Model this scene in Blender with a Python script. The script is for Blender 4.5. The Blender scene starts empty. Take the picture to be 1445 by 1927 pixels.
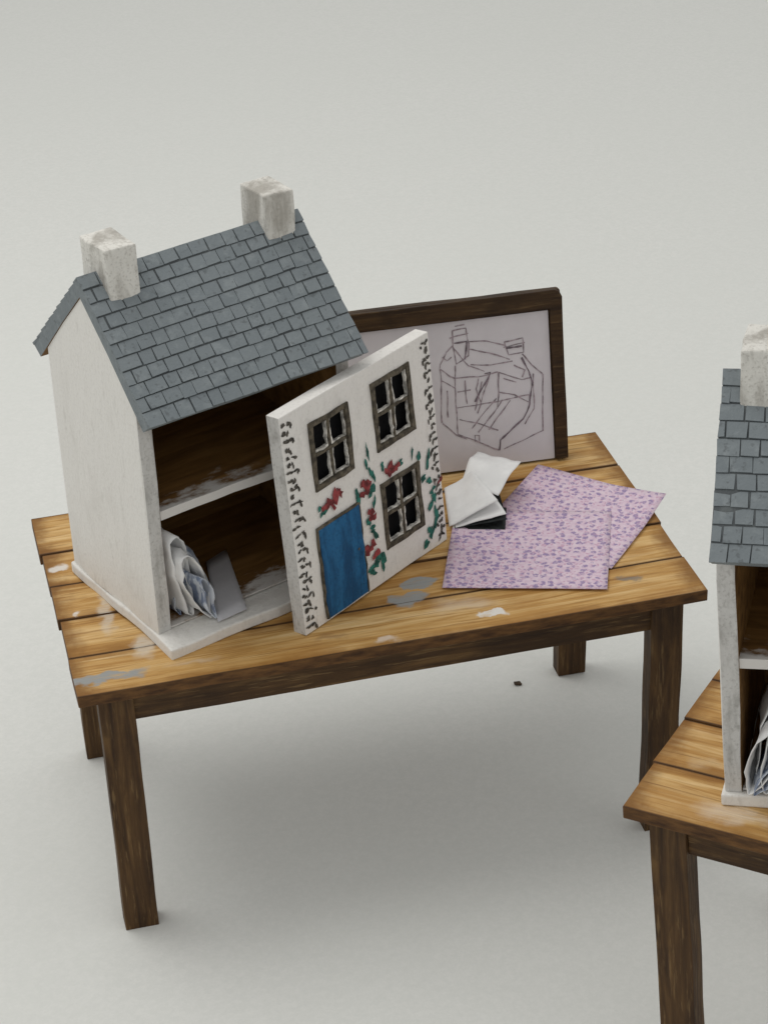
import bpy, bmesh, math, random
import numpy as np
from mathutils import Vector, Matrix, noise
random.seed(7)
S = bpy.context.scene
COL = S.collection
GZ = -0.7233          # floor level (table top is z = 0)

# ------------------------------------------------------------------ node helpers
def new_mat(name):
    m = bpy.data.materials.new(name); m.use_nodes = True
    nt = m.node_tree
    b = nt.nodes["Principled BSDF"]
    b.inputs["Roughness"].default_value = .7
    try: b.inputs["Specular IOR Level"].default_value = .25
    except Exception: pass
    return m, nt, b
def nd(nt, typ, ins=None, **props):
    n = nt.nodes.new(typ)
    for k, v in props.items(): setattr(n, k, v)
    for k, v in (ins or {}).items():
        if isinstance(v, bpy.types.NodeSocket): nt.links.new(v, n.inputs[k])
        else: n.inputs[k].default_value = v
    return n
def math_(nt, op, a, b=0.0, clamp=False):
    n = nd(nt, 'ShaderNodeMath', {0: a, 1: b}, operation=op); n.use_clamp = clamp
    return n.outputs[0]
def mapr(nt, v, a, b, c=0.0, d=1.0, smooth=True):
    n = nd(nt, 'ShaderNodeMapRange', {0: v, 1: a, 2: b, 3: c, 4: d})
    n.interpolation_type = 'SMOOTHSTEP' if smooth else 'LINEAR'
    return n.outputs[0]
def mix(nt, f, a, b, blend='MIX'):
    n = nt.nodes.new('ShaderNodeMix'); n.data_type = 'RGBA'; n.blend_type = blend
    for i, v in ((0, f), (6, a), (7, b)):
        if isinstance(v, bpy.types.NodeSocket): nt.links.new(v, n.inputs[i])
        else:
            if i and len(v) == 3: v = (*v, 1)
            n.inputs[i].default_value = v
    return n.outputs[2]
def ramp(nt, f, stops):
    n = nd(nt, 'ShaderNodeValToRGB', {0: f})
    e = n.color_ramp.elements
    while len(e) < len(stops): e.new(.5)
    for i, (p, c) in enumerate(stops):
        e[i].position = p; e[i].color = (*c, 1)
    return n.outputs[0]
def tex(nt, scale, mp=(1, 1, 1), detail=5, rough=.55, dist=0.0, out=0, src='Object', loc=(0,0,0)):
    tc = nd(nt, 'ShaderNodeTexCoord')
    m = nd(nt, 'ShaderNodeMapping', {'Vector': tc.outputs[src], 'Scale': mp, 'Location': loc})
    n = nd(nt, 'ShaderNodeTexNoise', {'Vector': m.outputs[0], 'Scale': scale, 'Detail': detail, 'Roughness': rough, 'Distortion': dist})
    return n.outputs[out]
def bump(nt, b, h, strength=.3, dist=.002):
    n = nd(nt, 'ShaderNodeBump', {'Height': h, 'Strength': strength, 'Distance': dist})
    nt.links.new(n.outputs[0], b.inputs['Normal'])

# ------------------------------------------------------------------ materials
def m_table_top(name, splats, seed=0.0):
    m, nt, b = new_mat(name)
    g = tex(nt, 1, (2.0, 30, 30), 8, .62, 1.3, loc=(seed, seed, 0))
    fine = tex(nt, 1, (6, 150, 150), 3, .6, 0, loc=(seed, 0, 0))
    broad = tex(nt, 4.5, (.7, 1.8, 1), 4, .55, .6, loc=(seed, 0, 0))
    c = ramp(nt, g, [(.28, (.30, .140, .030)), (.44, (.50, .285, .090)), (.56, (.63, .41, .17)), (.72, (.76, .56, .30))])
    c = mix(nt, mapr(nt, fine, .50, .70, 0, .65), c, (.28, .135, .036))
    c = mix(nt, mapr(nt, broad, .45, .66, 0, .62), c, (.40, .20, .05))
    lines = tex(nt, 1, (1.2, 62, 62), 4, .7, 1.0, loc=(seed+4, 0, 0))
    c = mix(nt, mapr(nt, lines, .62, .68, 0, .6), c, (.16, .075, .02))
    uv = nd(nt, 'ShaderNodeUVMap', uv_map="UVMap")
    sp = nd(nt, 'ShaderNodeSeparateXYZ', {0: uv.outputs[0]})
    def edge(o, size):
        return math_(nt, 'MULTIPLY', math_(nt, 'MINIMUM', o, math_(nt, 'SUBTRACT', 1.0, o)), size)
    warp = mapr(nt, tex(nt, 9, (1, 1, 1), 4, .6), .3, .7, -.014, .014, False)
    dv = math_(nt, 'ADD', edge(sp.outputs[1], .163), warp)
    du = math_(nt, 'ADD', edge(sp.outputs[0], 1.5), math_(nt, 'MULTIPLY', warp, 1.8))
    c = mix(nt, mapr(nt, dv, -.004, .032, .68, 0), c, (.25, .110, .022))
    c = mix(nt, mapr(nt, du, -.004, .055, .85, 0), c, (.19, .082, .017))
    c = mix(nt, mapr(nt, edge(sp.outputs[1], .163), .001, .0065, .95, 0), c, (.050, .022, .007))
    # paint splashes
    tc = nd(nt, 'ShaderNodeTexCoord')
    wn = nd(nt, 'ShaderNodeTexNoise', {'Vector': tc.outputs['Object'], 'Scale': 16.0, 'Detail': 5.0})
    wv = nd(nt, 'ShaderNodeVectorMath', {0: wn.outputs[1], 1: (.5, .5, .5)}, operation='SUBTRACT')
    wv = nd(nt, 'ShaderNodeVectorMath', {0: wv.outputs[0], 3: .085}, operation='SCALE')
    pos = nd(nt, 'ShaderNodeVectorMath', {0: tc.outputs['Object'], 1: wv.outputs[0]}, operation='ADD').outputs[0]
    brush = mapr(nt, tex(nt, 1, (16, 120, 60), 4, .65, .4), .34, .50, .55, 1)
    for (x, y, rx, ry, col, a, soft) in splats:
        d = nd(nt, 'ShaderNodeVectorMath', {0: pos, 1: (x, y, 0)}, operation='SUBTRACT')
        d = nd(nt, 'ShaderNodeVectorMath', {0: d.outputs[0], 1: (1/rx, 1/ry, 0)}, operation='MULTIPLY')
        d = nd(nt, 'ShaderNodeVectorMath', {0: d.outputs[0]}, operation='LENGTH')
        f = mapr(nt, d.outputs['Value'], 1-soft, 1+soft*.3, a, 0)
        c = mix(nt, math_(nt, 'MULTIPLY', f, brush), c, col)
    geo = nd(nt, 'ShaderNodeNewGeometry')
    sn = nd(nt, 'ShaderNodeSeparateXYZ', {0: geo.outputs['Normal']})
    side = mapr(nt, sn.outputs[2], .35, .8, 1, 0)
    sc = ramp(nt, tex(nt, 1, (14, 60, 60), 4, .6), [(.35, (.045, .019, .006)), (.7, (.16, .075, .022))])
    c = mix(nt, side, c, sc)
    nt.links.new(c, b.inputs['Base Color'])
    b.inputs['Roughness'].default_value = .62
    bump(nt, b, math_(nt, 'ADD', g, fine), .4, .003)
    return m
def m_dark_wood(name, axis, k=1.0):
    m, nt, b = new_mat(name)
    mp = [42, 42, 42]; mp[axis] = 3.0
    g = tex(nt, 1, mp, 6, .62, .8)
    mp2 = [150, 150, 150]; mp2[axis] = 12
    f = tex(nt, 1, mp2, 3, .6)
    c = ramp(nt, g, [(.32, (.028*k, .0125*k, .0042*k)), (.52, (.074*k, .037*k, .0120*k)), (.72, (.140*k, .076*k, .026*k))])
    c = mix(nt, mapr(nt, f, .55, .71, 0, .6), c, (.21*k, .130*k, .055*k))
    c = mix(nt, mapr(nt, tex(nt, 5), .47, .66, 0, .6), c, (.026*k, .012*k, .0045*k))
    nt.links.new(c, b.inputs['Base Color']); b.inputs['Roughness'].default_value = .6
    bump(nt, b, math_(nt, 'ADD', g, f), .5, .003)
    return m
def m_white(name, col=(.76, .755, .73), dirt=(.46, .45, .42), amt=.35, lo=.52, mp=(6, 6, 2.5), bs=.35, stain=1.0):
    m, nt, b = new_mat(name)
    n = tex(nt, 2.2, mp, 6, .65, .4)
    n2 = tex(nt, 40, (1, 1, .35), 4, .6)
    n3 = tex(nt, 120, (1, 1, 1), 3, .6)
    c = mix(nt, mapr(nt, n, lo, lo+.2, 0, amt*stain), col, dirt)
    c = mix(nt, mapr(nt, n2, .58, .72, 0, amt*.9), c, dirt)
    c = mix(nt, mapr(nt, n3, .50, .68, 0, amt*.55), c, dirt)
    nt.links.new(c, b.inputs['Base Color']); b.inputs['Roughness'].default_value = .8
    h = math_(nt, 'ADD', tex(nt, 28, (1, 1, .4), 5, .65), math_(nt, 'MULTIPLY', n2, .6))
    bump(nt, b, math_(nt, 'ADD', h, math_(nt, 'MULTIPLY', n3, .35)), bs, .006)
    return m
def m_slate(name, dark=False):
    m, nt, b = new_mat(name)
    geo = nd(nt, 'ShaderNodeNewGeometry')
    n = tex(nt, 30, (1, 1, 1), 5, .65)
    base = (.070, .078, .083) if dark else (.190, .215, .228)
    alt = (.095, .107, .113) if dark else (.158, .182, .196)
    c = mix(nt, mapr(nt, geo.outputs['Random Per Island'], 0, 1, 0, .7, False), base, alt)
    c = mix(nt, mapr(nt, n, .50, .68, 0, .36), c, (.28, .31, .32) if not dark else (.17, .19, .19))
    c = mix(nt, mapr(nt, tex(nt, 70, (1, 1, 1), 3), .58, .71, 0, .55), c, (.090, .10, .105))
    nt.links.new(c, b.inputs['Base Color']); b.inputs['Roughness'].default_value = .55
    bump(nt, b, math_(nt, 'ADD', n, tex(nt, 90, (1, 1, 1), 3)), .5, .003)
    return m
def m_flat(name, col, var=.25, scale=40, rough=.7, bs=.2):
    m, nt, b = new_mat(name)
    n = tex(nt, scale, (1, 1, 1), 4, .6)
    c = mix(nt, mapr(nt, n, .35, .65, 0, 1), tuple(v*(1-var) for v in col), tuple(min(1, v*(1+var)) for v in col))
    nt.links.new(c, b.inputs['Base Color']); b.inputs['Roughness'].default_value = rough
    bump(nt, b, n, bs, .002)
    return m
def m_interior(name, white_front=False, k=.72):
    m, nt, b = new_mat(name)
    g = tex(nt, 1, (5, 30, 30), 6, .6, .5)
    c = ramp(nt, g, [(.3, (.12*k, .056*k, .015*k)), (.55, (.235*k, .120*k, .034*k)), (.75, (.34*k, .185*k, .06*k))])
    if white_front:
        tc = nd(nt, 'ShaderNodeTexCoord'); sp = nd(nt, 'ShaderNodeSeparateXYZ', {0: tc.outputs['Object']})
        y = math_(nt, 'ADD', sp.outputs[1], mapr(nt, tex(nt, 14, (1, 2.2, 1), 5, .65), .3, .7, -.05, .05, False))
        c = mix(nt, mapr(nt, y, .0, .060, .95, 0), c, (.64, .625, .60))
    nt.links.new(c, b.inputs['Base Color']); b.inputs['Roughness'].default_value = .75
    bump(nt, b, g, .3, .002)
    return m
def m_wallpaper(name):
    m, nt, b = new_mat(name)
    tc = nd(nt, 'ShaderNodeTexCoord')
    w = nd(nt, 'ShaderNodeTexNoise', {'Vector': tc.outputs['UV'], 'Scale': 26.0, 'Detail': 3.0})
    wv = nd(nt, 'ShaderNodeVectorMath', {0: w.outputs[1], 3: .05}, operation='SCALE')
    p = nd(nt, 'ShaderNodeVectorMath', {0: tc.outputs['UV'], 1: wv.outputs[0]}, operation='ADD').outputs[0]
    v1 = nd(nt, 'ShaderNodeTexVoronoi', {'Vector': p, 'Scale': 21.0, 'Randomness': .65})
    v2 = nd(nt, 'ShaderNodeTexVoronoi', {'Vector': p, 'Scale': 36.0, 'Randomness': 1.0})
    c = mix(nt, mapr(nt, w.outputs[0], .35, .65), (.64, .485, .59), (.70, .575, .65))
    c = mix(nt, mapr(nt, v2.outputs['Distance'], .26, .40, .85, 0), c, (.55, .335, .455))
    n3 = tex(nt, 46, (1, 1, 1), 2, .5, 0, src='UV')
    f1 = mapr(nt, v1.outputs['Distance'], .30, .46, 1, 0)
    c = mix(nt, math_(nt, 'MULTIPLY', f1, mapr(nt, n3, .38, .52, .25, .95)), c, (.290, .215, .385))
    nt.links.new(c, b.inputs['Base Color']); b.inputs['Roughness'].default_value = .6
    return m
def m_news(name):
    m, nt, b = new_mat(name)
    n = tex(nt, 1, (44, 44, 12), 5, .65, 1.2)
    n2 = tex(nt, 12, (1, 1, 1), 3)
    c = mix(nt, mapr(nt, n, .46, .58, 0, .85), (.60, .645, .71), (.15, .20, .32))
    c = mix(nt, mapr(nt, n2, .56, .70, 0, .7), c, (.76, .77, .78))
    nt.links.new(c, b.inputs['Base Color'])
    return m
def m_backdrop(name):
    m, nt, b = new_mat(name)
    n = tex(nt, 60, (1, 1, 1), 5, .65)
    n2 = tex(nt, 1.1, (1, 1, 1), 2, .5)
    n3 = tex(nt, 150, (1, 1, 1), 2, .6)
    c = mix(nt, mapr(nt, n, .3, .7), (.695, .705, .675), (.745, .750, .722))
    c = mix(nt, mapr(nt, n3, .35, .65, 0, .30), c, (.66, .67, .645))
    c = mix(nt, mapr(nt, n2, .3, .7, 0, .35), c, (.70, .713, .68))
    nt.links.new(c, b.inputs['Base Color']); b.inputs['Roughness'].default_value = .85
    bump(nt, b, n, .16, .004)
    return m

GREY = (.29, .305, .305)
WHT = (.74, .72, .68)
M = dict(
    top1=m_table_top("pine_planks", [
        (.852, .236, .052, .030, GREY, .95, .15), (.812, .172, .058, .028, GREY, .92, .2),
        (.070, .062, .105, .020, GREY, .95, .3), (1.336, .108, .036, .014, (.16, .165, .16), .75, .5),
        (.985, .052, .040, .015, WHT, .95, .2), (.022, .555, .028, .020, WHT, .8, .4),
        (.930, .110, .085, .035, (.62, .50, .37), .6, .8), (.720, .022, .034, .010, (.70, .60, .5), .75, .6),
        (.110, .330, .022, .100, (.62, .56, .47), .7, .6), (.175, .165, .035, .065, (.62, .56, .47), .75, .5),
        (.05, .33, .016, .008, WHT, .8, .5), (.60, .07, .05, .014, (.25, .14, .06), .5, .8),
        (.28, .060, .07, .012, (.62, .52, .40), .4, .8)]),
    top2=m_table_top("pine_planks_second", [(.22, .06, .09, .03, (.70, .62, .52), .5, .7), (.10, .20, .04, .02, (.66, .5, .3), .4, .8)], 3.7),
    darkx=m_dark_wood("stained_wood_lengthwise", 0), darky=m_dark_wood("stained_wood_crosswise", 1),
    darkz=m_dark_wood("stained_wood_upright", 2), darkb=m_dark_wood("stained_board_wood", 0, .55),
    white=m_white("white_house_paint", (.745, .730, .695), (.49, .47, .43), .34, .50, bs=.45, stain=.5),
    edge=m_white("worn_white_edge_paint", (.56, .55, .53), (.24, .23, .21), .65, .45),
    chim=m_white("scrubbed_white_paint", (.70, .685, .64), (.32, .30, .265), .8, .44, (5, 5, 1.5), .7),
    front=m_white("white_facade_paint", (.765, .745, .715), (.47, .45, .42), .36, .53, bs=.45, stain=.8),
    slate=m_slate("painted_slate"), slate_dark=m_slate("slate_groove", True),
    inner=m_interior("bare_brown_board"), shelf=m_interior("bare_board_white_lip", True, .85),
    frame=m_flat("taupe_frame_paint", (.085, .072, .052), .5, 60),
    bar=m_flat("chipped_bar_paint", (.58, .56, .52), .5, 45),
    black=m_flat("painted_opening_dark", (.004, .004, .005), .3, 20, .9),  # near-black colour stands in for the unlit space behind the window openings
    blue=m_white("blue_door_paint", (.020, .125, .280), (.008, .055, .140), .85, .44, (9, 9, 2), .6),
    red=m_flat("red_flower_paint", (.22, .040, .042), .5, 60),
    green=m_flat("green_leaf_paint", (.022, .125, .100), .5, 60),
    dash=m_flat("dark_dash_paint", (.075, .068, .058), .55, 60),
    under=m_flat("near_black_page", (.018, .022, .022), .5, 60),  # near-black colour for the pages beneath the white folds
    paper=m_flat("white_paper", (.75, .75, .745), .06, 14, .8, .1),
    card=m_flat("grey_card", (.55, .55, .575), .06, 12, .8, .1),
    sketch=m_flat("sketch_paper", (.60, .575, .595), .035, 8, .8, .05),
    pencil=m_flat("pencil_line", (.29, .240, .260), .35, 80),
    pencil2=m_flat("pencil_line_bold", (.175, .14, .16), .35, 80),
    wallpaper=m_wallpaper("floral_wallpaper"),
    news=m_news("newsprint"), back=m_backdrop("pale_backdrop_paper"),
    crumb=m_flat("dark_wood_crumb", (.05, .03, .015)),
)

# ------------------------------------------------------------------ mesh helpers
class MB:
    def __init__(s): s.v = []; s.f = []; s.m = []; s.uv = {}
    def face(s, idx, mi=0): s.f.append(idx); s.m.append(mi)
    def poly(s, pts, mi=0):
        b = len(s.v); s.v += [tuple(p) for p in pts]; s.face(list(range(b, b+len(pts))), mi)
    def box(s, x0, x1, y0, y1, z0, z1, mi=0, fm=None, nx=1, ny=1, nz=1):
        """gridded box; fm maps '-x','+x','-y','+y','-z','+z' to material index"""
        fm = fm or {}
        def grid(o, a, b, na, nb, mi):
            base = len(s.v)
            for i in range(na+1):
                for j in range(nb+1):
                    s.v.append(tuple(o[k]+a[k]*i/na+b[k]*j/nb for k in range(3)))
            for i in range(na):
                for j in range(nb):
                    q = base+i*(nb+1)+j
                    s.face([q, q+nb+1, q+nb+2, q+1], mi)
        X, Y, Z = x1-x0, y1-y0, z1-z0
        grid((x0, y0, z0), (X, 0, 0), (0, 0, Z), nx, nz, fm.get('-y', mi))
        grid((x1, y1, z0), (-X, 0, 0), (0, 0, Z), nx, nz, fm.get('+y', mi))
        grid((x0, y1, z0), (0, -Y, 0), (0, 0, Z), ny, nz, fm.get('-x', mi))
        grid((x1, y0, z0), (0, Y, 0), (0, 0, Z), ny, nz, fm.get('+x', mi))
        grid((x0, y0, z1), (X, 0, 0), (0, Y, 0), nx, ny, fm.get('+z', mi))
        grid((x0, y1, z0), (X, 0, 0), (0, -Y, 0), nx, ny, fm.get('-z', mi))
    def prism(s, prof, x0, x1, n=1, mi=0, ends=None, sides=None):
        k = len(prof); b = len(s.v)
        for i in range(n+1):
            x = x0+(x1-x0)*i/n
            s.v += [(x, y, z) for y, z in prof]
        for i in range(n):
            for j in range(k):
                a = b+i*k+j; c = b+i*k+(j+1) % k
                s.face([c, c+k, a+k, a], (sides or {}).get(j, mi))
        e = ends if ends else (mi, mi)
        s.face([b+j for j in range(k)][::-1], e[0])
        s.face([b+n*k+j for j in range(k)], e[1])
    def build(s, name, mats, parent=None, bevel=0.0, jitter=0.0, jf=9.0, merge=True, solid=0.0, smooth=False, mw=None):
        me = bpy.data.meshes.new(name)
        bm = bmesh.new()
        vs = [bm.verts.new(v) for v in s.v]
        bm.verts.ensure_lookup_table()
        uvl = bm.loops.layers.uv.new("UVMap") if s.uv else None
        for fi, (f, mi) in enumerate(zip(s.f, s.m)):
            try: fc = bm.faces.new([vs[i] for i in f])
            except ValueError: continue
            fc.material_index = mi; fc.smooth = smooth
            if uvl:
                for lp, i in zip(fc.loops, f): lp[uvl].uv = s.uv.get(i, (0.5, .5))
        if merge: bmesh.ops.remove_doubles(bm, verts=bm.verts, dist=1e-5)
        if not solid: bmesh.ops.recalc_face_normals(bm, faces=bm.faces)
        if jitter:
            off = Vector((random.random()*9, random.random()*9, random.random()*9))
            for v in bm.verts: v.co += noise.noise_vector(v.co*jf+off)*jitter
        bm.to_mesh(me); bm.free()
        for m in mats: me.materials.append(m)
        ob = bpy.data.objects.new(name, me); COL.objects.link(ob)
        if parent: ob.parent = parent
        if mw is not None: ob.matrix_world = mw
        if solid:
            md = ob.modifiers.new("thickness", 'SOLIDIFY'); md.thickness = solid; md.offset = 0
        if bevel:
            md = ob.modifiers.new("soft_edges", 'BEVEL'); md.width = bevel; md.segments = 2; md.limit_method = 'ANGLE'; md.angle_limit = math.radians(40)
        return ob
def thing(name, mw, label, cat, group=None):
    e = bpy.data.objects.new(name, None); COL.objects.link(e)
    e.empty_display_size = .1; e.matrix_world = mw
    e["label"] = label; e["category"] = cat
    if group: e["group"] = group
    return e
def tag(o, label, cat, group=None):
    o["label"] = label; o["category"] = cat
    if group: o["group"] = group
    return o
def T(x, y, z=0): return Matrix.Translation((x, y, z))
def RZ(a): return Matrix.Rotation(a, 4, 'Z')

# ------------------------------------------------------------------ ground
g = MB(); g.box(-14, 14, -14, 22, GZ-.05, GZ, 0)
o = g.build("ground", [M['back']]); o["kind"] = "structure"

# ------------------------------------------------------------------ tables
TL, TD = 1.5, .816
ys = [0, .161, .326, .4785, .6314, TD]
plank_ends = [(0, 1.5), (.002, 1.498), (-.004, 1.502), (-.006, 1.499), (-.012, 1.497)]
def make_table(name, mw, topmat, label, sx=0):
    root = thing(name, mw, label, "table", "wooden work tables")
    t = MB()
    for i in range(5):
        y0, y1 = ys[i]+.0012, ys[i+1]-.0012
        x0, x1 = plank_ends[i]
        if sx: x0 += random.uniform(-.006, .006)
        b = len(t.v)
        dz = [0, -.0015, .0005, -.001, 0][i]
        t.box(x0, x1, y0, y1, -.030+dz, dz, 0, nx=24, ny=2)
        for k in range(b, len(t.v)):
            v = t.v[k]; t.uv[k] = ((v[0]-x0)/(x1-x0), (v[1]-y0)/(y1-y0))
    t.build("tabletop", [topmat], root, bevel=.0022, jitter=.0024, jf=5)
    Mi = mw.to_3x3(); o0 = mw.translation
    w, d = .080, .052
    a, bb = .048, .030
    for (x, y) in ((a, bb), (TL-a-w, bb), (a, TD-bb-d), (TL-a-w, TD-bb-d)):
        l = MB(); l.box(x, x+w, y, y+d, -1, -.0305, 0, nz=14, nx=1, ny=1)
        for k, v in enumerate(l.v):
            z = (GZ-o0.z-Mi[2][0]*v[0]-Mi[2][1]*v[1])/Mi[2][2]
            f = (v[2]+.0305)/(-1+.0305)
            l.v[k] = (v[0], v[1], -.0305+f*(z+.0305))
        l.build("leg", [M['darkz']], root, bevel=.002, jitter=.003, jf=6)
    for (x0, x1, y0, y1, mt) in ((a+w-.001, TL-a-w+.001, bb+.008, bb+.032, 'darkx'), (a+w-.001, TL-a-w+.001, TD-bb-.032, TD-bb-.008, 'darkx'),
                                 (a+.012, a+.036, bb+d-.001, TD-bb-d+.001, 'darky'), (TL-a-.036, TL-a-.012, bb+d-.001, TD-bb-d+.001, 'darky')):
        p = MB(); p.box(x0, x1, y0, y1, -.112, -.0307, 0, nx=12 if mt == 'darkx' else 1, ny=8 if mt == 'darky' else 1)
        p.build("apron", [M[mt]], root, bevel=.0015, jitter=.002, jf=5)
    return root
mw1 = T(0, 0)
make_table("work_table", mw1, M['top1'], "pine plank table with dark stained legs and paint splashes")
rv = Vector((-.0375, -.0622, 0))
mw2 = T(.9986, -.7935, .0758) @ Matrix.Rotation(rv.length, 4, rv.normalized()) @ RZ(-.7697)
make_table("work_table.001", mw2, M['top2'], "pine plank table carrying the second doll house", 1)

# ------------------------------------------------------------------ doll houses
HW, HD = .566, .4052
ZR = .866
def make_house(name, mw, label, chims, lip):
    root = thing(name, mw, label, "doll house", "white cottage doll houses")
    W = HW-.008
    # base
    b = MB(); b.box(-.006, W+.006, -lip, HD+.008, .0, .028, 0, nx=16, ny=12)
    b.build("base", [M['white']], root, bevel=.004, jitter=.007, jf=9)
    fl = MB(); fl.box(.036, W-.036, .006, HD-.031, .0302, .0345, 0)
    fl.box(.036, W-.036, .004, HD-.031, .322, .345, 0, nx=10)
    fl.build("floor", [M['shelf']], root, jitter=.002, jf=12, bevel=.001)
    # walls
    w = MB()
    def gable(x0, x1, inner_side):
        n = 7
        prof = [(0, .0263)]
        prof += [(HD*i/n, .0263) for i in range(1, n+1)]
        prof += [(HD, .22), (HD, .42), (HD, .615), (HD*.75, .7165), (HD/2, .818), (HD*.25, .7165), (0, .615), (0, .52), (0, .42), (0, .32), (0, .22), (0, .12)]
        k = len(prof)
        sides = {j: 2 for j in range(k-6, k)}
        w.prism(prof, x0, x1, 1, 0, ends=((0, 1) if inner_side > 0 else (1, 0)), sides=sides)
    gable(0, .035, 1); gable(W-.035, W, -1)
    w.box(.0352, W-.0352, HD-.030, HD-.001, .0303, .615, 0, fm={'-y': 1}, nx=6, nz=6)
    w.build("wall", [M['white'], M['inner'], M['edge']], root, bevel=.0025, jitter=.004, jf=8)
    # roof : chevron slab + slates
    r = MB()
    e = .060; zt = .603
    def zroof(v): return ZR-abs(v-HD/2)
    rt = .036
    profF = [(HD/2, ZR-.003), (HD*.25, zroof(HD*.25)-.003), (-e, zt-.003), (-e+rt*.75, zt-rt*.70), (HD*.25, zroof(HD*.25)-rt*1.35), (HD/2, ZR-rt*1.35),
             (HD*.75, zroof(HD*.75)-rt*1.35), (HD+e-rt*.75, zt-rt*.70), (HD+e, zt-.003), (HD*.75, zroof(HD*.75)-.003)]
    r.prism(profF, -.004, HW+.006, 10, 0, sides={0: 1, 1: 1, 8: 1, 9: 1, 2: 0, 7: 0, 3: 2, 4: 2, 5: 2, 6: 2})
    L = (HD/2+e)*math.sqrt(2)
    rows, cols = 11, 14
    q = math.sqrt(.5)
    for sgn in (-1, 1):
        def P(u, s_, h):
            v = HD/2+sgn*(s_*q+h*q)
            return (u, v, ZR-.003-s_*q+h*q)
        for i in range(rows):
            s0 = L*i/rows; s1 = L*(i+1)/rows
            off = (i % 2)*.5+random.uniform(-.18, .18)
            edges = [-.004]
            x = -.004+(off % 1)*HW/cols
            while x < HW-.006:
                if x > .006: edges.append(x+random.uniform(-.005, .005))
                x += HW/cols
            edges.append(HW+.006)
            for a_, b_ in zip(edges[:-1], edges[1:]):
                gp = .0017
                a0 = a_+gp*random.uniform(.3, 1.3) if a_ > 0 else a_-.001; b0 = b_-gp*random.uniform(.3, 1.3) if b_ < HW else b_+.001
                j = lambda k=.0013: random.uniform(-k, k)
                hb = .0040+j(.0010); ht = .0014
                e1 = s1-.0025+j(.0015) if i < rows-1 else s1+.0015+j(.0012)
                e2 = e1+j(.0015)
                s0_ = s0+.0002 if i else s0-.001
                pts = [(a0+j(), s0_, ht), (b0+j(), s0_, ht), (b0+j(), e2, hb), (a0+j(), e1, hb)]
                top = [P(*p) for p in pts]; bot = [P(p[0], p[1], -.0015) for p in pts]
                bb = len(r.v); r.v += top+bot
                if sgn < 0:
                    r.face([bb+3, bb+2, bb+1, bb], 3)
                else: r.face([bb, bb+1, bb+2, bb+3], 3)
                for k in range(4):
                    k2 = (k+1) % 4
                    r.face([bb+k, bb+4+k, bb+4+k2, bb+k2], 3)
    r.build("roof", [M['slate'], M['slate_dark'], M['inner'], M['slate']], root, jitter=.004, jf=5, merge=False)
    for (u, v0, v1, w_, zt_) in chims:
        c = MB()
        vs = [v0, (v0+HD/2)/2, HD/2, (v1+HD/2)/2, v1]
        prof = [(v, zroof(v)-.010) for v in vs] + [(v1, .88), (v1, zt_), (vs[3], zt_), (HD/2, zt_), (vs[1], zt_), (v0, zt_), (v0, .88)]
        c.prism(prof, u, u+w_, 3, 0)
        c.build("chimney", [M['chim']], root, bevel=.004, jitter=.006, jf=16)
    return root
mh1 = T(.2124, .1532) @ RZ(.3763)
make_house("doll_house", mh1, "white cottage doll house with grey slate roof, front removed",
           [(.043, .149, .265, .0785, .927), (.466, .166, .272, .0765, .934)], .072)
mh2 = mw2 @ T(.1865, .0911, .0005) @ RZ(.2625)
make_house("doll_house.001", mh2, "open doll house with papers inside on the other table",
           [(.032, .150, .265, .0785, .930), (.452, .15, .265, .0775, .93)], .012)

# ------------------------------------------------------------------ loose front panel
PW, PH, PT = .5286, .5606, .038
pa, pt = .6351, .0805
U = Vector((math.cos(pa), math.sin(pa), 0)); K = Vector((-math.sin(pt)*math.sin(pa), math.sin(pt)*math.cos(pa), math.cos(pt)))
Y = -(U.cross(K))
mp = Matrix(((U.x, Y.x, K.x, .5444), (U.y, Y.y, K.y, .0874), (U.z, Y.z, K.z, .0032), (0, 0, 0, 1)))
def homog(src, dst):
    A = []; bvec = []
    for (x, y), (u, v) in zip(src, dst):
        A.append([x, y, 1, 0, 0, 0, -u*x, -u*y]); bvec.append(u)
        A.append([0, 0, 0, x, y, 1, -v*x, -v*y]); bvec.append(v)
    h = np.linalg.solve(np.array(A, float), np.array(bvec, float))
    def f(x, y):
        w = h[6]*x+h[7]*y+1
        return ((h[0]*x+h[1]*y+h[2])/w, (h[3]*x+h[4]*y+h[5])/w)
    return f
# measured facade drawing -> facade metres
fp = homog([(522, 792), (806, 625), (840, 1018), (578, 1198)], [(0, PH), (PW, PH), (PW, 0), (0, 0)])
def rect(q):
    p = [fp(*c) for c in q]
    return ((p[0][0]+p[3][0])/2, (p[1][0]+p[2][0])/2, (p[2][1]+p[3][1])/2, (p[0][1]+p[1][1])/2)
WINS = [rect([(577, 797), (655, 762), (664, 890), (592, 928)]), rect([(696, 722), (768, 686), (782, 812), (708, 853)]),
        rect([(714, 912), (789, 874), (796, 993), (727, 1037)])]
DOOR = rect([(599, 998), (674, 955), (690, 1112), (617, 1168)])
DOOR = (DOOR[0], DOOR[1], .008, DOOR[3])
proot = thing("cottage_facade", mp, "loose white cottage front with blue door and painted roses", "house front")
pm = MB()
ins = .009
holes = [(a+ins, b-ins, c+ins, d-ins) for a, b, c, d in WINS]
def cuts(vals, n):
    vals = sorted(set(vals)); out = []
    for a, b in zip(vals[:-1], vals[1:]):
        k = max(1, int((b-a)/n)); out += [a+(b-a)*i/k for i in range(k)]
    return out+[vals[-1]]
us = cuts([0, PW]+[h[0] for h in holes]+[h[1] for h in holes], .04)
ks = cuts([0, PH]+[h[2] for h in holes]+[h[3] for h in holes], .04)
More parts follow.
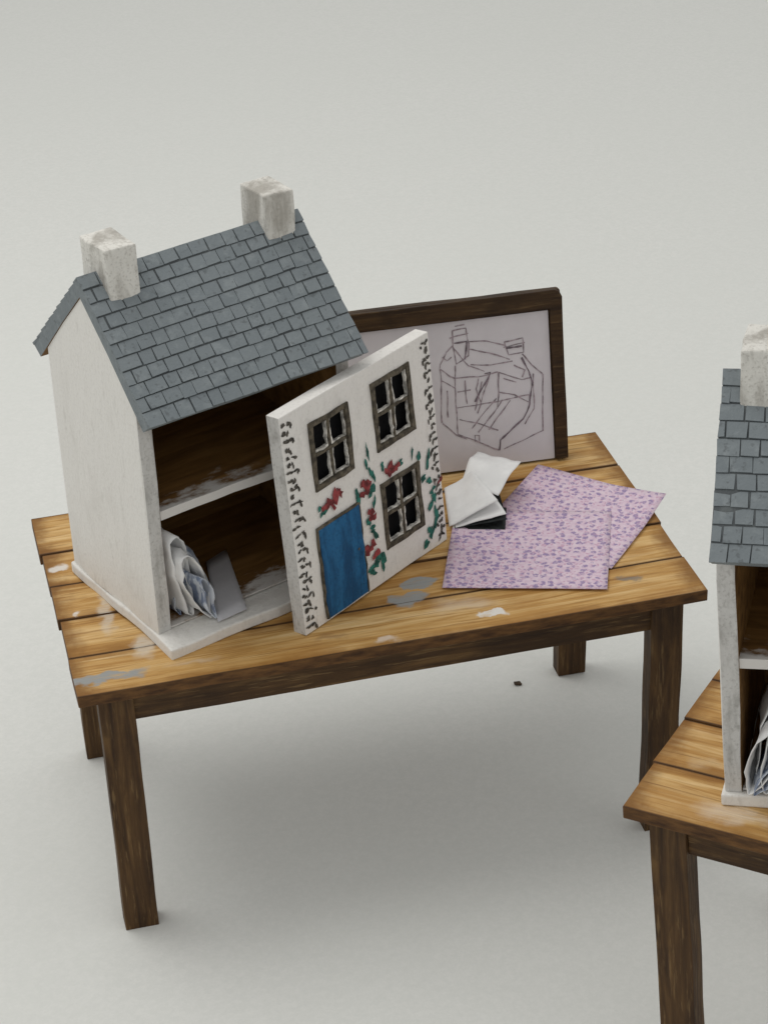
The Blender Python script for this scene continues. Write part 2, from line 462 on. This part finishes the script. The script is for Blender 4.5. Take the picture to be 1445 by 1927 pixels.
for i in range(len(us)-1):
    for j in range(len(ks)-1):
        u0, u1, k0, k1 = us[i], us[i+1], ks[j], ks[j+1]
        cu, ck = (u0+u1)/2, (k0+k1)/2
        if any(h[0] < cu < h[1] and h[2] < ck < h[3] for h in holes): continue
        pm.poly([(u0, 0, k0), (u1, 0, k0), (u1, 0, k1), (u0, 0, k1)], 0)
for i in range(len(us)-1):
    for j in range(len(ks)-1):
        u0, u1, k0, k1 = us[i], us[i+1], ks[j], ks[j+1]
        pm.poly([(u0, PT, k0), (u0, PT, k1), (u1, PT, k1), (u1, PT, k0)], 0)
for j in range(len(ks)-1):
    k0, k1 = ks[j], ks[j+1]
    pm.poly([(0, 0, k0), (0, 0, k1), (0, PT, k1), (0, PT, k0)], 2); pm.poly([(PW, 0, k0), (PW, PT, k0), (PW, PT, k1), (PW, 0, k1)], 2)
for i in range(len(us)-1):
    u0, u1 = us[i], us[i+1]
    pm.poly([(u0, 0, PH), (u1, 0, PH), (u1, PT, PH), (u0, PT, PH)], 0); pm.poly([(u0, 0, 0), (u0, PT, 0), (u1, PT, 0), (u1, 0, 0)], 2)
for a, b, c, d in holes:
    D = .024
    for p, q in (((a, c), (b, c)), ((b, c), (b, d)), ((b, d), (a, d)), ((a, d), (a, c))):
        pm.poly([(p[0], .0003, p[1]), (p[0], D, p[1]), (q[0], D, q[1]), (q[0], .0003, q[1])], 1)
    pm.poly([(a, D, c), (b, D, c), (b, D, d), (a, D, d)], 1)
def blob(mb, cx, ck, rx, rk, mi, ang=0.0, n=11, y=-.0018, irr=.35):
    c0 = len(mb.v); mb.v.append((cx, y-.0012, ck))
    ph = random.random()*6
    for i in range(n):
        a = 2*math.pi*i/n
        rr = 1+irr*(math.sin(2*a+ph)*.4+random.uniform(-.5, .5))
        x, k = rx*rr*math.cos(a), rk*rr*math.sin(a)
        mb.v.append((cx+x*math.cos(ang)-k*math.sin(ang), y, ck+x*math.sin(ang)+k*math.cos(ang)))
    for i in range(n): mb.face([c0, c0+1+i, c0+1+(i+1) % n], mi)
# stone-corner dashes: irregular short strokes and dots
for side in (0, 1):
    dec = MB()
    k = PH-.022; i = 0
    while k > .012:
        s = 1 if side == 0 else -1
        o_ = 0 if side == 0 else PW
        wd = 1.0 if side == 0 else .8
        r1 = random.random()
        blob(dec, o_+s*(.013+random.uniform(-.003, .003)), k, random.uniform(.0065, .0095)*wd, random.uniform(.0036, .0058), 0, random.uniform(-.35, .35), 10, irr=.9)
        if i % 2 == 0:
            blob(dec, o_+s*(.030+random.uniform(-.004, .003))*wd, k-random.uniform(-.002, .004), random.uniform(.0065, .0100)*wd, random.uniform(.0032, .0052), 0, random.uniform(-.3, .3), 10, irr=.9)
            blob(dec, o_+s*(.039+random.uniform(-.004, .002))*wd, k-.008, .0040, random.uniform(.005, .009), 0, random.uniform(-.3, .3), 9, irr=.8)
        elif r1 < .8:
            blob(dec, o_+s*(.024+random.uniform(-.003, .004))*wd, k-.004, random.uniform(.0035, .0055), random.uniform(.006, .0095), 0, random.uniform(-.3, .3), 9, irr=.9)
        k -= .0195*random.uniform(.85, 1.15); i += 1
    dec.build("corner_stones", [M['dash']], proot, merge=False)
reds = [(628, 940, 13, 9), (612, 957, 11, 7), (622, 952, 8, 10), (690, 918, 12, 8), (684, 932, 8, 8), (735, 884, 12, 8), (728, 893, 8, 7), (745, 882, 7, 7),
        (700, 975, 10, 9), (696, 968, 6, 8), (698, 1030, 9, 10), (690, 1038, 9, 8), (706, 1044, 8, 8), (637, 930, 7, 8), (680, 915, 5, 5), (826, 905, 6, 4)]
greens = [(608, 968, 9, 5, .5), (600, 962, 5, 4, .2), (672, 942, 5, 12, .2), (690, 855, 3, 16, .05), (691, 925, 10, 5, .3), (700, 898, 4, 14, .3), (698, 928, 9, 8, 0), (703, 950, 4, 10, 0),
          (700, 1000, 8, 5, 0), (706, 1008, 5, 11, .3), (712, 1052, 12, 6, .6), (704, 1068, 11, 6, .3), (720, 1062, 7, 11, 0), (702, 1080, 7, 5, 0), (718, 880, 4, 7, .2),
          (752, 875, 7, 5, .4), (774, 856, 3, 12, -.2), (804, 866, 4, 14, -.2), (795, 905, 8, 4, .4), (806, 908, 7, 5, .3), (815, 940, 4, 15, .1), (808, 955, 10, 6, .5), (819, 968, 4, 14, 0),
          (816, 990, 4, 14, -.2), (809, 1008, 4, 13, -.4), (800, 1024, 11, 5, .5), (806, 1000, 7, 4, .5), (786, 862, 4, 8, .3), (693, 985, 4, 9, .1), (688, 880, 3, 8, .1), (812, 925, 7, 4, .3)]
sc = PW/285
cent = [(615, 950), (692, 925), (738, 882), (702, 1040), (810, 950), (698, 985), (780, 859), (716, 880), (804, 866), (690, 862)]
vines = [MB() for _ in cent]
def near(x, y): return vines[min(range(len(cent)), key=lambda i: math.dist(cent[i], (x, y)))]
for x, y, a, b in reds:
    u, k = fp(x, y); blob(near(x, y), u, k, a*sc*.74, b*sc*.82, 0, .4, 11, y=-.0040, irr=1.0)
for x, y, a, b, r_ in greens:
    u, k = fp(x, y); blob(near(x, y), u, k, a*sc*.8, b*sc*.8, 1, r_, 11, y=-.0030, irr=.9)
for v in vines:
    if v.v: v.build("painted_rose", [M['red'], M['green']], proot, merge=False)
pw = pm.build("wall", [M['front'], M['black'], M['edge']], proot, bevel=.002, jitter=.0014, jf=11)
# windows
def bar(mb, u0, u1, k0, k1, y0, y1, mi):
    mb.box(u0, u1, y0, y1, k0, k1, mi, nx=4, nz=4)
for (a, b, c, d) in WINS:
    f = MB(); t = .0125
    bar(f, a, a+t, c, d, -.004, .012, 0); bar(f, b-t, b, c, d, -.0042, .012, 0)
    bar(f, a+t, b-t, c, c+t, -.0045, .012, 0); bar(f, a+t, b-t, d-t, d, -.004, .012, 0)
    wo = f.build("window", [M['frame']], proot, jitter=.0034, jf=34)
    g_ = MB(); mu, mk = (a+b)/2, (c+d)/2
    bar(g_, mu-.0042, mu+.0042, c+t, d-t, .000, .010, 0); bar(g_, a+t, b-t, mk-.0042, mk+.0042, -.001, .009, 0)
    for (x0, x1) in ((a+t, mu-.0042), (mu+.0042, b-t)):
        for (z0, z1) in ((c+t, mk-.0042), (mk+.0042, d-t)):
            r = .0042
            g_.box(x0, x0+r, .001, .009, z0, z1, 1, nz=6); g_.box(x1-r*.7, x1, .001, .009, z0, z1, 1, nz=6)
            g_.box(x0+r, x1-r*.7, .001, .009, z0, z0+r, 1, nx=4)
    g_.build("glazing_bars", [M['frame'], M['bar']], wo, jitter=.0042, jf=60)
dm = MB(); a, b, c, d = DOOR
dm.box(a, b, -.006, -.0005, c, d, 0, nx=4, nz=10)
door = dm.build("door", [M['blue']], proot, bevel=.0015, jitter=.003, jf=25)
df = MB()
df.box(a-.007, a, -.005, -.0005, c, d+.006, 0, nz=10); df.box(b, b+.004, -.005, -.0005, c, d+.005, 0, nz=10); df.box(a, b, -.0052, -.0005, d, d+.006, 0, nx=4)
df.build("door_frame", [M['frame']], proot, jitter=.0035, jf=30)
kn = MB()
blob(kn, b-.020, (c+d)/2+.01, .0035, .0035, 0, y=-.0085, n=8, irr=.1)
kn.build("handle", [M['frame']], door, merge=False)

# ------------------------------------------------------------------ drawing board
ba, bt = -.0431, .1913
U = Vector((math.cos(ba), math.sin(ba), 0)); K = Vector((-math.sin(bt)*math.sin(ba), math.sin(bt)*math.cos(ba), math.cos(bt))); Y = -(U.cross(K))
mb_ = Matrix(((U.x, Y.x, K.x, 1.3438), (U.y, Y.y, K.y, .6994), (U.z, Y.z, K.z, .008), (0, 0, 0, 1)))
broot = thing("drawing_board", mb_, "dark framed drawing board with a pencil house sketch", "drawing board")
b = MB(); b.box(-.575, .036, .0025, .034, .0, .452, 0, nx=12, nz=8)
b.build("board", [M['darkb']], broot, bevel=.006, jitter=.003, jf=7)
lip = MB()
def lipring(pts_o, pts_i, y0, y1):
    for i in range(len(pts_o)-1):
        o0, o1, i0, i1 = pts_o[i], pts_o[i+1], pts_i[i], pts_i[i+1]
        lip.poly([(i0[0], y0, i0[1]), (o0[0], y0, o0[1]), (o1[0], y0, o1[1]), (i1[0], y0, i1[1])])
        lip.poly([(o0[0], y0, o0[1]), (o0[0], y1, o0[1]), (o1[0], y1, o1[1]), (o1[0], y0, o1[1])])
        lip.poly([(i0[0], y0, i0[1]), (i1[0], y0, i1[1]), (i1[0], y1, i1[1]), (i0[0], y1, i0[1])])
out_ = [(.0365, 0), (.0365, .12), (.0362, .24), (.0365, .36), (.0365, .432), (.030, .447), (.018, .4525), (-.10, .4525), (-.25, .452), (-.40, .4525), (-.575, .452)]
in_ = [(.004, 0), (.004, .12), (.004, .24), (.004, .36), (.004, .398), (.004, .402), (.000, .403), (-.10, .403), (-.25, .403), (-.40, .403), (-.575, .403)]
lipring(out_, in_, -.010, .0022)
lip.poly([(.004, -.010, 0), (.004, .0022, 0), (.0365, .0022, 0), (.0365, -.010, 0)])
lip.build("frame", [M['darkb']], broot, bevel=.0025, jitter=.003, jf=9)
pr = MB(); pr.poly([(-.545, 0, .0), (.001, 0, .0), (.001, 0, .400), (-.545, 0, .400)], 0)
fb = homog([(1042, 862), (1030, 592), (683, 628), (845, 898)], [(0, 0), (0, .4002), (-.4797, .4002), (-.2832, 0)])
LN = [[(856, 628), (858, 655), (863, 690), (887, 672), (889, 650), (883, 622), (856, 628)], [(852, 641), (888, 632)], [(862, 619), (880, 615)],
      [(953, 648), (986, 641), (987, 667), (961, 673), (953, 648)], [(951, 657), (989, 650)], [(889, 646), (920, 646), (955, 654)], [(887, 662), (925, 668), (961, 680)],
      [(858, 655), (845, 668), (832, 690), (830, 702)], [(858, 658), (888, 692), (916, 702)], [(833, 700), (833, 760), (834, 802)], [(834, 802), (862, 826), (880, 832)],
      [(861, 692), (861, 760), (864, 824)], [(834, 700), (850, 712), (862, 716)], [(890, 690), (930, 690), (968, 684)], [(862, 716), (905, 712), (940, 702), (985, 718), (1001, 712)],
      [(985, 670), (1004, 690), (1021, 706)], [(1021, 706), (1022, 760), (1021, 812)], [(1021, 812), (990, 828), (950, 848)], [(862, 772), (905, 765), (942, 758), (996, 745)],
      [(941, 704), (942, 742), (941, 770)], [(941, 740), (970, 746), (996, 758)], [(903, 782), (918, 735), (926, 712)], [(897, 776), (912, 722)], [(890, 812), (916, 778), (936, 752)], [(903, 818), (930, 782), (948, 756)],
      [(924, 812), (946, 780), (962, 756)], [(864, 822), (900, 836), (942, 850)], [(868, 795), (900, 800), (940, 812)], [(880, 720), (882, 765)],
      [(845, 740), (846, 790)], [(970, 690), (990, 700), (985, 712)], [(896, 836), (896, 824), (904, 824), (904, 838)],
      [(834, 720), (862, 735)], [(838, 676), (848, 682), (856, 676)], [(905, 715), (900, 735), (908, 760)], [(866, 742), (890, 738)], [(950, 715), (975, 722)], [(1004, 705), (1006, 770), (990, 800)]]
BOLD = [[(984, 676), (998, 700), (1003, 722), (998, 762), (986, 790), (962, 815), (944, 832), (942, 852)], [(916, 706), (928, 704), (898, 760)], [(860, 650), (884, 646), (880, 680)], [(956, 660), (984, 654)]]
def ribbon(mb, pts, w, mi, y=-.0012):
    pts = [fb(*p) for p in pts]
    fine = []
    for p, q in zip(pts[:-1], pts[1:]):
        n = max(1, int(math.dist(p, q)/.010))
        for i in range(n): fine.append((p[0]+(q[0]-p[0])*i/n, p[1]+(q[1]-p[1])*i/n))
    fine.append(pts[-1])
    ph = random.random()*50
    fine = [(x+.0035*noise.noise(Vector((x*22, z*22, ph))), z+.0035*noise.noise(Vector((x*22, z*22, ph+9)))) for x, z in fine]
    base = len(mb.v)
    for i, p in enumerate(fine):
        a = fine[max(0, i-1)]; c = fine[min(len(fine)-1, i+1)]
        dx, dz = c[0]-a[0], c[1]-a[1]; l = math.hypot(dx, dz) or 1
        ww = w*random.uniform(.45, 1.25)/2
        mb.v += [(p[0]-dz/l*ww, y, p[1]+dx/l*ww), (p[0]+dz/l*ww, y, p[1]-dx/l*ww)]
    for i in range(len(fine)-1):
        q = base+2*i; mb.face([q, q+1, q+3, q+2], mi)
for i, l in enumerate(LN): ribbon(pr, l, .0034, 1, -.0010-.00001*i)
for i, l in enumerate(BOLD): ribbon(pr, l, .0048, 2, -.0016-.00001*i)
pr.build("sketch_sheet", [M['sketch'], M['pencil'], M['pencil2']], broot, merge=False)

# ------------------------------------------------------------------ paper sheets
def sheet(name, corners, mat, label=None, cat="paper", n=10, amp=.002, curl=None, parent=None, thick=.0012, group=None, freq=5):
    """corners BL, BR, TR, TL in world metres"""
    c = [Vector(p) for p in corners]; mb = MB()
    for i in range(n+1):
        for j in range(n+1):
            s, t = i/n, j/n
            p = c[0]*(1-s)*(1-t)+c[1]*s*(1-t)+c[2]*s*t+c[3]*(1-s)*t
            if curl: p = p+curl(s, t)
            p = p+Vector((0, 0, abs(noise.noise(p*freq))*amp))
            mb.uv[len(mb.v)] = (s, t); mb.v.append(tuple(p))
    for i in range(n):
        for j in range(n):
            q = i*(n+1)+j; mb.face([q, q+n+1, q+n+2, q+1])
    o = mb.build(name, [mat], parent, solid=thick, smooth=True)
    if label: tag(o, label, cat, group)
    return o
sheet("wallpaper_sheet", [(.8987, .1888, .0060), (1.2708, .0674, .0042), (1.3981, .4032, .0060), (1.026, .525, .0060)], M['wallpaper'],
      "pink and purple floral wallpaper square lying uppermost", "wallpaper", group="floral wallpaper squares", n=16,
      curl=lambda s, t: Vector((0, 0, .006*max(0, .25-t)*s)))
sheet("wallpaper_sheet.001", [(1.046, .411, .0022), (1.3119, .1552, .0022), (1.548, .418, .006), (1.2955, .6877, .0030)], M['wallpaper'],
      "pink floral wallpaper square underneath with a lifted corner", "wallpaper", group="floral wallpaper squares", n=16,
      curl=lambda s, t: Vector((0, 0, .022*max(0, s*t-.55)**1.3*2)))
# crumpled folded paper: folds are parts of one sheet
bk = thing("folded_paper", T(1.04, .50, .006), "small crumpled white folded paper lying on the wallpaper", "folded paper")
def fold(cor, mat, amp=.004, curl=None, freq=5):
    return sheet("page", [(x-1.04, y-.50, z) for x, y, z in cor], mat, parent=bk, n=14, amp=amp, curl=curl, freq=freq)
fold([(.988, .446, .003), (1.112, .438, .062), (1.082, .565, .080), (1.016, .593, .024)], M['paper'], amp=.007, freq=16,
     curl=lambda s, t: Vector((0, 0, .010*abs(s-.45)-.004)))
fold([(1.058, .575, .052), (1.120, .462, .058), (1.212, .568, .082), (1.130, .682, .062)], M['paper'], amp=.009, freq=14,
     curl=lambda s, t: Vector((0, 0, .022*math.sin(math.pi*t)**2*(1-s*.5))))
fold([(.996, .440, .000), (1.126, .412, .036), (1.112, .550, .046), (1.020, .585, .014)], M['paper'], amp=.005, freq=16)
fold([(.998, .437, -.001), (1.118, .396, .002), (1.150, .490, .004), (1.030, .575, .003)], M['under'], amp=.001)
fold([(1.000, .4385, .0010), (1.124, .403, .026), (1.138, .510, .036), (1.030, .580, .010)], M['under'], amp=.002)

# ------------------------------------------------------------------ newspaper inside the houses
def loops(name, mw, specs, label, mats):
    root = thing(name, mw, label, "newspaper", "folded newspaper bundles")
    for (u, v, ln, wd, lean, dep, yaw, z0) in specs:
        mb = MB(); n = 26; m = 8
        prof = []
        for i in range(n+1):
            t = i/n; a = 2*math.pi*t
            z = ln*(1-math.cos(a))/2
            x = wd*math.sin(a)*(.35+.65*math.sin(a/2))
            prof.append((x+lean*z, z))
        for i, (x, z) in enumerate(prof):
            for j in range(m+1):
                d = dep*j/m
                p = Vector((x, d, z+z0)); p.rotate(Matrix.Rotation(yaw, 3, 'Z'))
                p += Vector((u, v, 0)); p += noise.noise_vector(p*22)*.009+noise.noise_vector(p*55)*.004
                p.z = max(p.z, .0355)
                mb.v.append(tuple(p))
        for i in range(n):
            for j in range(m):
                q = i*(m+1)+j; mb.face([q, q+m+1, q+m+2, q+1])
        mb.build("folded_sheet", [random.choice(mats)], root, solid=.0015, smooth=True, merge=False)
    return root
loops("newspaper_bundle", mh1, [(.128, -.02, .19, .032, -.30, .10, .15, .036), (.120, .004, .17, .018, -.15, .10, .0, .036), (.100, .01, .24, .030, -.16, .09, .35, .036),
                                (.152, .010, .15, .024, -.35, .09, -.3, .036), (.078, .03, .22, .018, -.02, .08, .1, .036), (.140, -.03, .12, .014, -.30, .10, .2, .036)],
      "crumpled folded newsprint sheets inside the doll house", [M['news'], M['news'], M['paper']])
def tp(mw, pts): return [tuple(mw @ Vector(p)) for p in pts]
sheet("card_sheet", tp(mh1, [(.130, -.050, .037), (.212, -.046, .037), (.310, .200, .044), (.240, .180, .044)]), M['card'],
      "grey card sheet lying on the doll house floor", "card", n=6, amp=.002)
loops("newspaper_bundle.001", mh2, [(.050, -.020, .18, .040, .45, .12, -.1, .040), (.060, -.022, .10, .028, .95, .12, .0, .038), (.085, -.020, .21, .044, .35, .12, .0, .040),
                                    (.070, .015, .23, .030, .25, .12, .1, .040), (.125, -.02, .13, .040, .75, .12, .1, .040), (.21, .0, .17, .05, .4, .15, .1, .04)],
      "rolled newsprint sheets inside the other doll house", [M['news'], M['paper'], M['news']])

# crumb on the backdrop
cr = MB(); cr.box(-.009, .009, -.006, .006, 0, .007, 0)
o = cr.build("wood_crumb", [M['crumb']], None, jitter=.006, jf=60); o.location = (1.252, .734, GZ+.001)
tag(o, "tiny dark wood crumb on the pale surface", "crumb")

# ------------------------------------------------------------------ light
w = bpy.data.worlds.new("World"); S.world = w; w.use_nodes = True
w.node_tree.nodes["Background"].inputs[0].default_value = (1.0, .995, .975, 1); w.node_tree.nodes["Background"].inputs[1].default_value = .66
def area(name, loc, target, size, energy, col):
    l = bpy.data.lights.new(name, 'AREA'); l.shape = 'DISK'; l.size = size; l.energy = energy; l.color = col
    o = bpy.data.objects.new(name, l); COL.objects.link(o); o.location = loc
    o.rotation_euler = (Vector(target)-Vector(loc)).to_track_quat('-Z', 'Y').to_euler()
    return o
area("softbox", (-1.5, 1.7, 6.0), (.5, .9, -.5), 4.2, 150, (1, .985, .95))

# ------------------------------------------------------------------ camera
cam = bpy.data.cameras.new("camera"); co = bpy.data.objects.new("camera", cam); COL.objects.link(co)
R = Matrix(((0.969113, -0.244407, -0.032943), (0.153567, 0.493533, 0.856062), (-0.192969, -0.834680, 0.515822)))
mw = R.transposed().to_4x4(); mw.translation = Vector((-0.22693, -4.09547, 2.88896))
co.matrix_world = mw
cam.sensor_fit = 'VERTICAL'; cam.sensor_height = 24; cam.lens = 4165.07/1927*24
cam.clip_start = .05; cam.clip_end = 100
S.camera = co
S.view_settings.view_transform = 'Standard'; S.view_settings.look = 'None'; S.view_settings.exposure = 0
